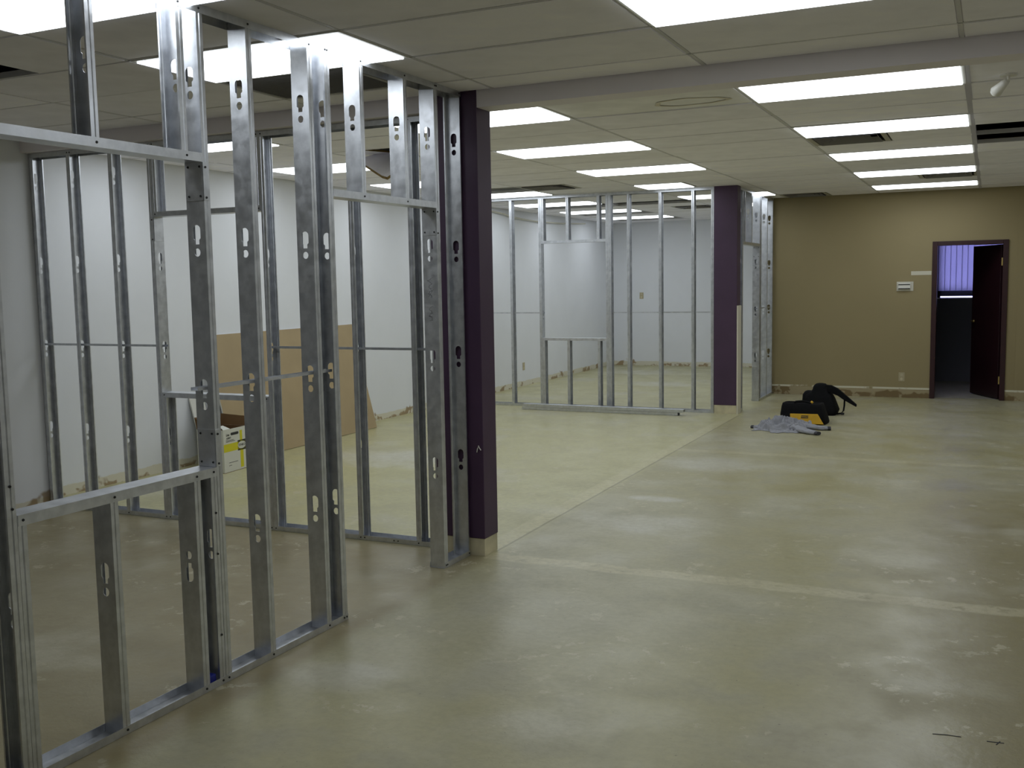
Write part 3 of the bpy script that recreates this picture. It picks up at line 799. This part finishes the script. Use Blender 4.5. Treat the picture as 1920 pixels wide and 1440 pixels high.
# ------------------------------------------------------------------ small things on the walls
t = thing('thermostat', 'small beige box thermostat on the tan wall left of the door', 'thermostat', (-1.03, YB, 1.49))
obj('backplate', MB().box(-0.105, 0.105, -0.006, 0, -0.062, 0.062), 'plastic', t, bevel=0.003)
obj('body', MB().box(-0.085, 0.07, -0.034, -0.006, -0.04, 0.045), 'plastic_w', t, bevel=0.005)
obj('slot', MB().box(-0.08, 0.065, -0.0365, -0.034, 0.018, 0.030), 'print_k', t)
obj('slot', MB().box(-0.08, 0.065, -0.0365, -0.034, -0.036, -0.024), 'print_k', t)
tag(obj('patch_strip', MB().box(-0.125, 0.125, -0.002, 0, -0.026, 0.026), 'ltape', None, (-0.832, YB - 0.0005, 1.662)), 'pale unpainted strip on the tan wall beside the door frame', 'patch')
def plate(loc, rz, label):
    t = thing('outlet_plate', label, 'outlet', loc, rz, 'wall outlet plates')
    obj('cover', MB().box(-0.038, 0.038, -0.006, 0, -0.06, 0.06), 'plate', t, bevel=0.002)
    for z in (-0.028, 0.028): obj('socket', MB().prism([(0.016 * math.cos(2 * math.pi * q / 12), 0.02 * math.sin(2 * math.pi * q / 12)) for q in range(12)], lambda u, v, w: (u, w, z + v), -0.0075, -0.006), 'bare', t)
plate((-1.05, YB, 0.28), 0, 'beige outlet plate low on the tan wall under the thermostat')
plate((-6.05, YC, 1.34), 0, 'beige plate at chest height on the far white wall')
plate((XL, 14.62, 0.31), math.pi / 2, 'beige outlet plate low on the long white wall behind the far frame')
# loose cable sagging along the long wall in the far room
pts = [(-6.63, 13.2, 2.69), (-6.62, 13.514, 2.673), (-6.61, 13.875, 2.655), (-6.61, 14.194, 2.622), (-6.61, 14.748, 2.604), (-6.61, 15.3, 2.60), (-6.61, 16.2, 2.615), (-6.62, 17.3, 2.66)]
tag(obj('loose_cable', MB().tube(pts, 0.011, 6), 'cable'), 'pale loose cable sagging along the top of the long white wall', 'cable')

# ------------------------------------------------------------------ leaning boards
th = math.asin(0.295 / 1.22)
def board(name, label, y0, y1, hgt, foot, parts):
    lean = math.asin(foot / hgt)
    t = thing(name, label, 'board', (XL + 0.014 + foot, (y0 + y1) / 2, 0.001), 0)
    L = (y1 - y0) / 2
    c, s_ = math.cos(lean), math.sin(lean)
    def fn(u, v, q): return (-v * s_ - u * c, q, v * c - u * s_ + 0.0135 * s_)
    obj('core', MB().prism([(0.0006, 0), (0.0130, 0), (0.0130, hgt), (0.0006, hgt)], fn, -L, L), 'gypsum', t)
    obj('paper_face', MB().prism([(0, 0), (0.0006, 0), (0.0006, hgt), (0, hgt)], fn, -L + 0.001, L - 0.001), parts, t)
    return t
board('leaning_board', 'large brown paper-faced board leaning against the white wall', 7.40, 9.84, 1.22, 0.30, 'brown_board')
board('drywall_offcut', 'small white drywall offcut leaning on the white wall behind the near frame', 7.16, 7.34, 0.66, 0.18, 'gypsum')

# ------------------------------------------------------------------ joint compound carton
t = thing('carton', 'open white and yellow joint compound carton on the floor behind the near frame', 'carton', (-6.21, 7.08, 0), R(4))
hx, hy, hz = 0.14, 0.165, 0.385
for nm, q in (('side_panel', (hx - 0.004, hx, -hy, hy)), ('side_panel', (-hx, -hx + 0.004, -hy, hy)), ('end_panel', (-hx + 0.004, hx - 0.004, -hy, -hy + 0.004)), ('end_panel', (-hx + 0.004, hx - 0.004, hy - 0.004, hy))):
    me = MB().box(*q, 0.004, hz).mesh(nm); me.materials.append(M['carton']); me.materials.append(M['carton_in'])
    for p in me.polygons:
        if p.center.xy.dot(p.normal.xy) < 0: p.material_index = 1
    obj(nm, me, None, t)
obj('bottom', MB().box(-hx, hx, -hy, hy, 0, 0.004), 'carton_in', t)
# flaps: back two stand up brown inside, front one folded part-way out
def flap(name, verts, inner=True):
    mm = MB(); n = len(verts); mm.add(verts, [tuple(range(n))])
    return obj(name, mm, 'carton_in' if inner else 'carton', t, solid=0.003)
flap('flap', [(-hx, -hy, hz), (-hx, hy, hz), (-hx - 0.02, hy, hz + 0.090), (-hx - 0.02, -hy, hz + 0.105)])
flap('flap', [(-hx, -hy, hz), (hx - 0.02, -hy, hz), (hx - 0.12, -hy - 0.02, hz + 0.05), (-hx, -hy - 0.02, hz + 0.10)])
flap('flap', [(hx, -hy + 0.002, hz), (hx, -hy + 0.10, hz), (hx - 0.07, -hy + 0.09, hz + 0.028), (hx - 0.055, -hy + 0.02, hz + 0.030)], False)
flap('flap', [(-hx, hy, hz), (hx, hy, hz), (hx - 0.01, hy + 0.02, hz + 0.085), (-hx, hy + 0.02, hz + 0.10)])
# printed front (faces +x)
fx = hx + 0.0004
def pr(name, y0, y1, z0, z1, mt): return obj(name, MB().box(fx - 0.0003, fx + 0.0003, y0, y1, z0, z1), mt, t)
pr('yellow_band', -hy, hy, 0.185, 0.255, 'print_y'); pr('yellow_band', 0.07, 0.115, 0.02, 0.185, 'print_y'); pr('yellow_band', 0.07, 0.105, 0.255, 0.355, 'print_y')
o = pr('logo_plate', 0.035, 0.155, 0.175, 0.268, 'print_k')
m = MB().prism([(0.095 + 0.058 * math.cos(2 * math.pi * q / 24), 0.2215 + 0.033 * math.sin(2 * math.pi * q / 24)) for q in range(24)], lambda u, v, w_: (fx + w_, u, v), 0.0003, 0.0007)
obj('logo_oval', m, 'carton', t)
def lettering(body, size, y, z, mt, sp=1.0, bold=0.0):
    me = text_mesh(body, size, 0.0002, sp, bold); me.materials.append(M[mt])
    return obj('lettering', me, None, t, (fx + 0.0009, y, z), (math.pi / 2, 0, math.pi / 2))
lettering('SYNKO', 0.030, 0.095, 0.2215, 'print_k', 0.95, 0.0008)
lettering('Lite', 0.030, -0.105, 0.335, 'print_k', 1.0, 0.0006)
lettering('JOINT', 0.024, -0.09, 0.305, 'print_k', 0.95, 0.0004)
m = MB().prism([(-0.005 + 0.055 * (1 if abs(q - 10) > 4.5 else -1) * 1.0 + 0.0 if False else -0.005 + (0.045 if math.cos(2 * math.pi * q / 20) > 0 else -0.045) + 0.012 * math.cos(2 * math.pi * q / 20), 0.338 + 0.012 * math.sin(2 * math.pi * q / 20)) for q in range(20)], lambda u, v, w_: (fx + w_, u, v), 0.0003, 0.0008)
obj('name_pill', m, 'print_k', t)
for z, y0, y1 in ((0.285, -0.13, -0.02), (0.274, -0.13, 0.0), (0.085, -0.10, 0.03), (0.060, -0.10, -0.06)): pr('small_print', y0, y1, z - 0.0022, z + 0.0022, 'print_k')

# ------------------------------------------------------------------ blue clip at the foot of the near frame
m = MB().box(-0.07, -0.004, -0.035, 0.035, 0.0, 0.052)
t = tag(obj('blue_block', m, 'blue', None, (-2.832, 3.10, 0.004), (0, 0, -R(0.87)), bevel=0.006), 'small blue plastic piece in the floor track of the near frame', 'scrap')

# ------------------------------------------------------------------ spare track lying on the far floor
def spare(label, loc, rz, L, up, z):
    prof = [(0.034, z + 0.034 * up), (0.034, z), (-0.058, z), (-0.058, z + 0.034 * up)]
    return tag(obj('steel_track', MB().sheet(prof, lambda u, v, q: (q, u, v), 0, L), 'steel', None, loc, (0, 0, rz), solid=GA), label, 'steel track', 'spare steel tracks on the floor')
spare('lower length of spare steel track on the floor before the far frame', (-5.44, 11.93, 0.001), R(-0.6), 2.07, 1, 0.001)
spare('upper length of spare steel track lying over another before the far frame', (-5.42, 11.925, 0.001), R(-0.6), 2.12, -1, 0.072)
spare('short length of spare steel track tucked against the far frame foot', (-4.9, 12.10, 0.001), R(-0.3), 1.05, 1, 0.001)

# ------------------------------------------------------------------ tool bag, black bag and grey sweater
t = thing('tool_bag', 'black and yellow fabric tool bag on the floor behind the grey sweater', 'tool bag', (-1.86, 11.72, 0), R(-4))
def loft(sections, seg=4):
    """rounded-box loft: sections of (z, half x, half y, x shift)"""
    mm = MB(); N = 24; rings = []
    for z, a, b, sx in sections:
        ring_ = []
        for q in range(N):
            th_ = 2 * math.pi * q / N; c, s_ = math.cos(th_), math.sin(th_)
            e = 0.32
            ring_.append((sx + a * math.copysign(abs(c) ** e, c), b * math.copysign(abs(s_) ** e, s_), z))
        rings.append(ring_)
    vs = [p for r_ in rings for p in r_]
    fs = [(i * N + j, i * N + (j + 1) % N, (i + 1) * N + (j + 1) % N, (i + 1) * N + j) for i in range(len(rings) - 1) for j in range(N)]
    fs += [tuple(range(N))[::-1], tuple((len(rings) - 1) * N + j for j in range(N))]
    return mm.add(vs, fs)
obj('body', loft([(0, 0.25, 0.15, 0), (0.02, 0.255, 0.155, 0), (0.10, 0.245, 0.145, -0.01), (0.19, 0.225, 0.12, -0.02), (0.225, 0.215, 0.11, -0.02), (0.228, 0.20, 0.095, -0.02), (0.20, 0.19, 0.085, -0.02)]).mesh('body', True), 'black', t)
def front(u, v, w_):      # front panel following the sloping face
    return (u, -0.160 + 0.16 * v * 0.9 - w_, v)
pn = MB().prism([(-0.13, 0.115), (0.175, 0.122), (0.245, 0.012), (-0.115, 0.008)], front, 0.0, 0.012)
p_ = obj('front_pocket', pn, 'yellow', t, bevel=0.004); p_['label'] = 'yellow front pocket'
lp = obj('name_plate', MB().prism([(-0.005, 0.070), (0.075, 0.072), (0.075, 0.102), (-0.005, 0.100)], front, 0.012, 0.0145), 'print_k', p_)
me = text_mesh('DEWALT', 0.021, 0.0003, 1.0, 0.0004); me.materials.append(M['yellow'])
obj('lettering', me, None, p_, (0.035, -0.160 + 0.144 * 0.086 - 0.0152, 0.086), (math.pi / 2 - 0.14, 0, 0))
obj('handle', MB().tube([(-0.12, -0.07, 0.2), (-0.08, -0.09, 0.245), (0.0, -0.10, 0.255), (0.07, -0.09, 0.24), (0.10, -0.07, 0.2)], 0.012, 8).mesh('handle', True), 'black', t)
obj('tool_handle', MB().tube([(0.05, -0.02, 0.19), (0.09, -0.04, 0.245)], [0.012, 0.016], 8).mesh('tool_handle', True), 'yellow', t)

t = thing('black_bag', 'slumped black backpack with a long strap behind the tool bag', 'bag', (-1.815, 12.55, 0), R(0))
obj('body', loft([(0, 0.165, 0.16, 0.03), (0.05, 0.185, 0.17, 0.03), (0.12, 0.17, 0.15, 0.02), (0.19, 0.165, 0.13, 0.0), (0.235, 0.15, 0.11, -0.01), (0.262, 0.105, 0.09, 0.0), (0.30, 0.088, 0.075, 0.005), (0.34, 0.078, 0.065, 0.005), (0.362, 0.055, 0.045, 0.005), (0.370, 0.02, 0.02, 0.005)]).mesh('body', True), 'black', t)
obj('side_pocket', loft([(0.02, 0.05, 0.10, -0.13), (0.14, 0.055, 0.11, -0.145), (0.235, 0.06, 0.09, -0.135), (0.268, 0.045, 0.06, -0.13), (0.278, 0.02, 0.03, -0.13)]).mesh('side_pocket', True), 'black', t)
sp = [(0.06, -0.03, 0.31), (0.13, -0.03, 0.305), (0.21, -0.03, 0.27), (0.28, -0.03, 0.215), (0.35, -0.03, 0.165), (0.42, -0.03, 0.115)]
m = MB()
wds = [0.045, 0.045, 0.042, 0.036, 0.026, 0.014]
for i in range(len(sp) - 1):
    (x0_, y0_, z0_), (x1_, y1_, z1_) = sp[i], sp[i + 1]; w0, w1 = wds[i], wds[i + 1]
    m.add([(x0_, y0_ - 0.03, z0_ - w0), (x0_, y0_ - 0.03, z0_ + w0), (x0_, y0_ + 0.03, z0_ + w0), (x0_, y0_ + 0.03, z0_ - w0),
           (x1_, y1_ - 0.03, z1_ - w1), (x1_, y1_ - 0.03, z1_ + w1), (x1_, y1_ + 0.03, z1_ + w1), (x1_, y1_ + 0.03, z1_ - w1)],
          [(0, 1, 5, 4), (1, 2, 6, 5), (2, 3, 7, 6), (3, 0, 4, 7)] + ([(0, 3, 2, 1)] if i == 0 else []) + ([(4, 5, 6, 7)] if i == len(sp) - 2 else []))
obj('shoulder_strap', m, 'black', t, bevel=0.006)
obj('webbing', MB().tube([(0.285, -0.03, 0.19), (0.283, -0.035, 0.11), (0.275, -0.04, 0.05), (0.25, -0.05, 0.02), (0.20, -0.06, 0.012)], 0.010, 8).mesh('webbing', True), 'black', t)
obj('buckle', MB().box(0.245, 0.285, -0.06, -0.035, 0.004, 0.03), 'print_k', t, bevel=0.004)

# grey sweater: a crumpled sheet with real folds
from mathutils import noise as mn
t = thing('sweater', 'crumpled grey sweater lying in front of the tool bag', 'sweater', (-1.93, 11.09, 0), R(-6))
def crumple(x, y, seed):
    wx = 0.8 * mn.noise(Vector((x * 4, y * 4, 0.3 + seed))); wy = 0.8 * mn.noise(Vector((x * 4, y * 4, 7.3 + seed)))
    f1 = abs(mn.noise(Vector((x * 5.5 + y * 6 + wx, y * 11 - x * 3 + wy, 1.7 + seed))))
    f2 = abs(mn.noise(Vector((x * 12 - y * 6 + wy, y * 17 + x * 5 + wx, 4.1 + seed))))
    return max(0.0, 1 - f1 * 3.4) ** 1.3, max(0.0, 1 - f2 * 3.6)
me_v, me_f, grid = [], [], {}
NX, NY = 130, 80
for i in range(NX + 1):
    for j in range(NY + 1):
        u = i / NX; v = j / NY * 2 - 1
        half = 0.20 + 0.07 * math.sin(math.pi * u) + 0.025 * math.sin(u * 15 + 1.3) + 0.015 * math.sin(u * 37)
        x = -0.35 + 0.58 * u + 0.025 * math.sin(v * 6 + u * 5)
        y = v * half + 0.02 + 0.03 * math.sin(u * 9)
        edge = max(0.0, min(1.0, (1 - abs(v)) * 3.6)) * max(0.0, min(1.0, min(u, 1 - u) * 6.5)); edge = edge * edge * (3 - 2 * edge)
        hump = 0.060 * math.exp(-((u - 0.42) / 0.27) ** 2) * math.exp(-((v - 0.30) / 0.55) ** 2)
        fa, fb = crumple(x, y, 0)
        grid[i, j] = len(me_v); me_v.append((x, y, 0.004 + edge * (0.008 + hump * (0.5 + 0.5 * fa) + 0.056 * fa + 0.028 * fb)))
for i in range(NX):
    for j in range(NY): me_f.append((grid[i, j], grid[i + 1, j], grid[i + 1, j + 1], grid[i, j + 1]))
me = bpy.data.meshes.new('body'); me.from_pydata(me_v, [], me_f); me.update()
for p in me.polygons: p.use_smooth = True
me.materials.append(M['cloth'])
obj('body', me, None, t, solid=0.005)
def sleeve(path, rad, seed):
    mm = MB(); N = 20; rings = []; path = [Vector(p) for p in path]; n = 26
    for i in range(n + 1):
        q = i / n * (len(path) - 1); a_ = min(int(q), len(path) - 2); f = q - a_
        c = path[a_].lerp(path[a_ + 1], f); dd = (path[a_ + 1] - path[a_]).normalized(); sd = Vector((-dd.y, dd.x, 0))
        r_ = rad[0] + (rad[1] - rad[0]) * i / n
        for k_ in range(N):
            th_ = 2 * math.pi * k_ / N
            wr = 1 + 0.28 * mn.noise(Vector((c.x * 30 + seed, math.cos(th_) * 1.5, math.sin(th_) * 1.5)))
            rings.append(c + sd * (r_ * wr * math.cos(th_)) + Vector((0, 0, max(0.002 - c.z, r_ * 0.55 * wr * math.sin(th_)))))
    fs = [(i * N + j, i * N + (j + 1) % N, (i + 1) * N + (j + 1) % N, (i + 1) * N + j) for i in range(n) for j in range(N)]
    fs += [tuple(range(N))[::-1], tuple(n * N + j for j in range(N))]
    mm.add(rings, fs)
    sl = obj('sleeve', mm.mesh('sleeve', True), 'cloth', t)
    e = path[-1]; dd = (path[-1] - path[-2]).normalized(); sd = Vector((-dd.y, dd.x, 0)); m2 = MB(); cr = []
    for d_ in (-0.004, 0.03):
        for k_ in range(14):
            th_ = 2 * math.pi * k_ / 14; cr.append(e + dd * d_ + sd * (rad[1] * 1.04 * math.cos(th_)) + Vector((0, 0, max(0.002 - e.z, rad[1] * 0.6 * math.sin(th_)))))
    m2.add(cr, [(k_, (k_ + 1) % 14, 14 + (k_ + 1) % 14, 14 + k_) for k_ in range(14)] + [tuple(range(14, 28))])
    obj('cuff', m2, mat('dark_cuff', (0.05, 0.05, 0.06), 0.9), sl)
sleeve([(0.08, -0.06, 0.045), (0.18, -0.14, 0.03), (0.30, -0.21, 0.022), (0.36, -0.24, 0.02)], (0.065, 0.034), 3.0)
sleeve([(0.10, 0.10, 0.045), (0.22, 0.12, 0.03), (0.32, 0.13, 0.022), (0.38, 0.15, 0.02)], (0.06, 0.036), 8.0)
sleeve([(-0.22, 0.0, 0.03), (-0.32, -0.03, 0.02), (-0.37, -0.02, 0.016)], (0.05, 0.03), 5.0)
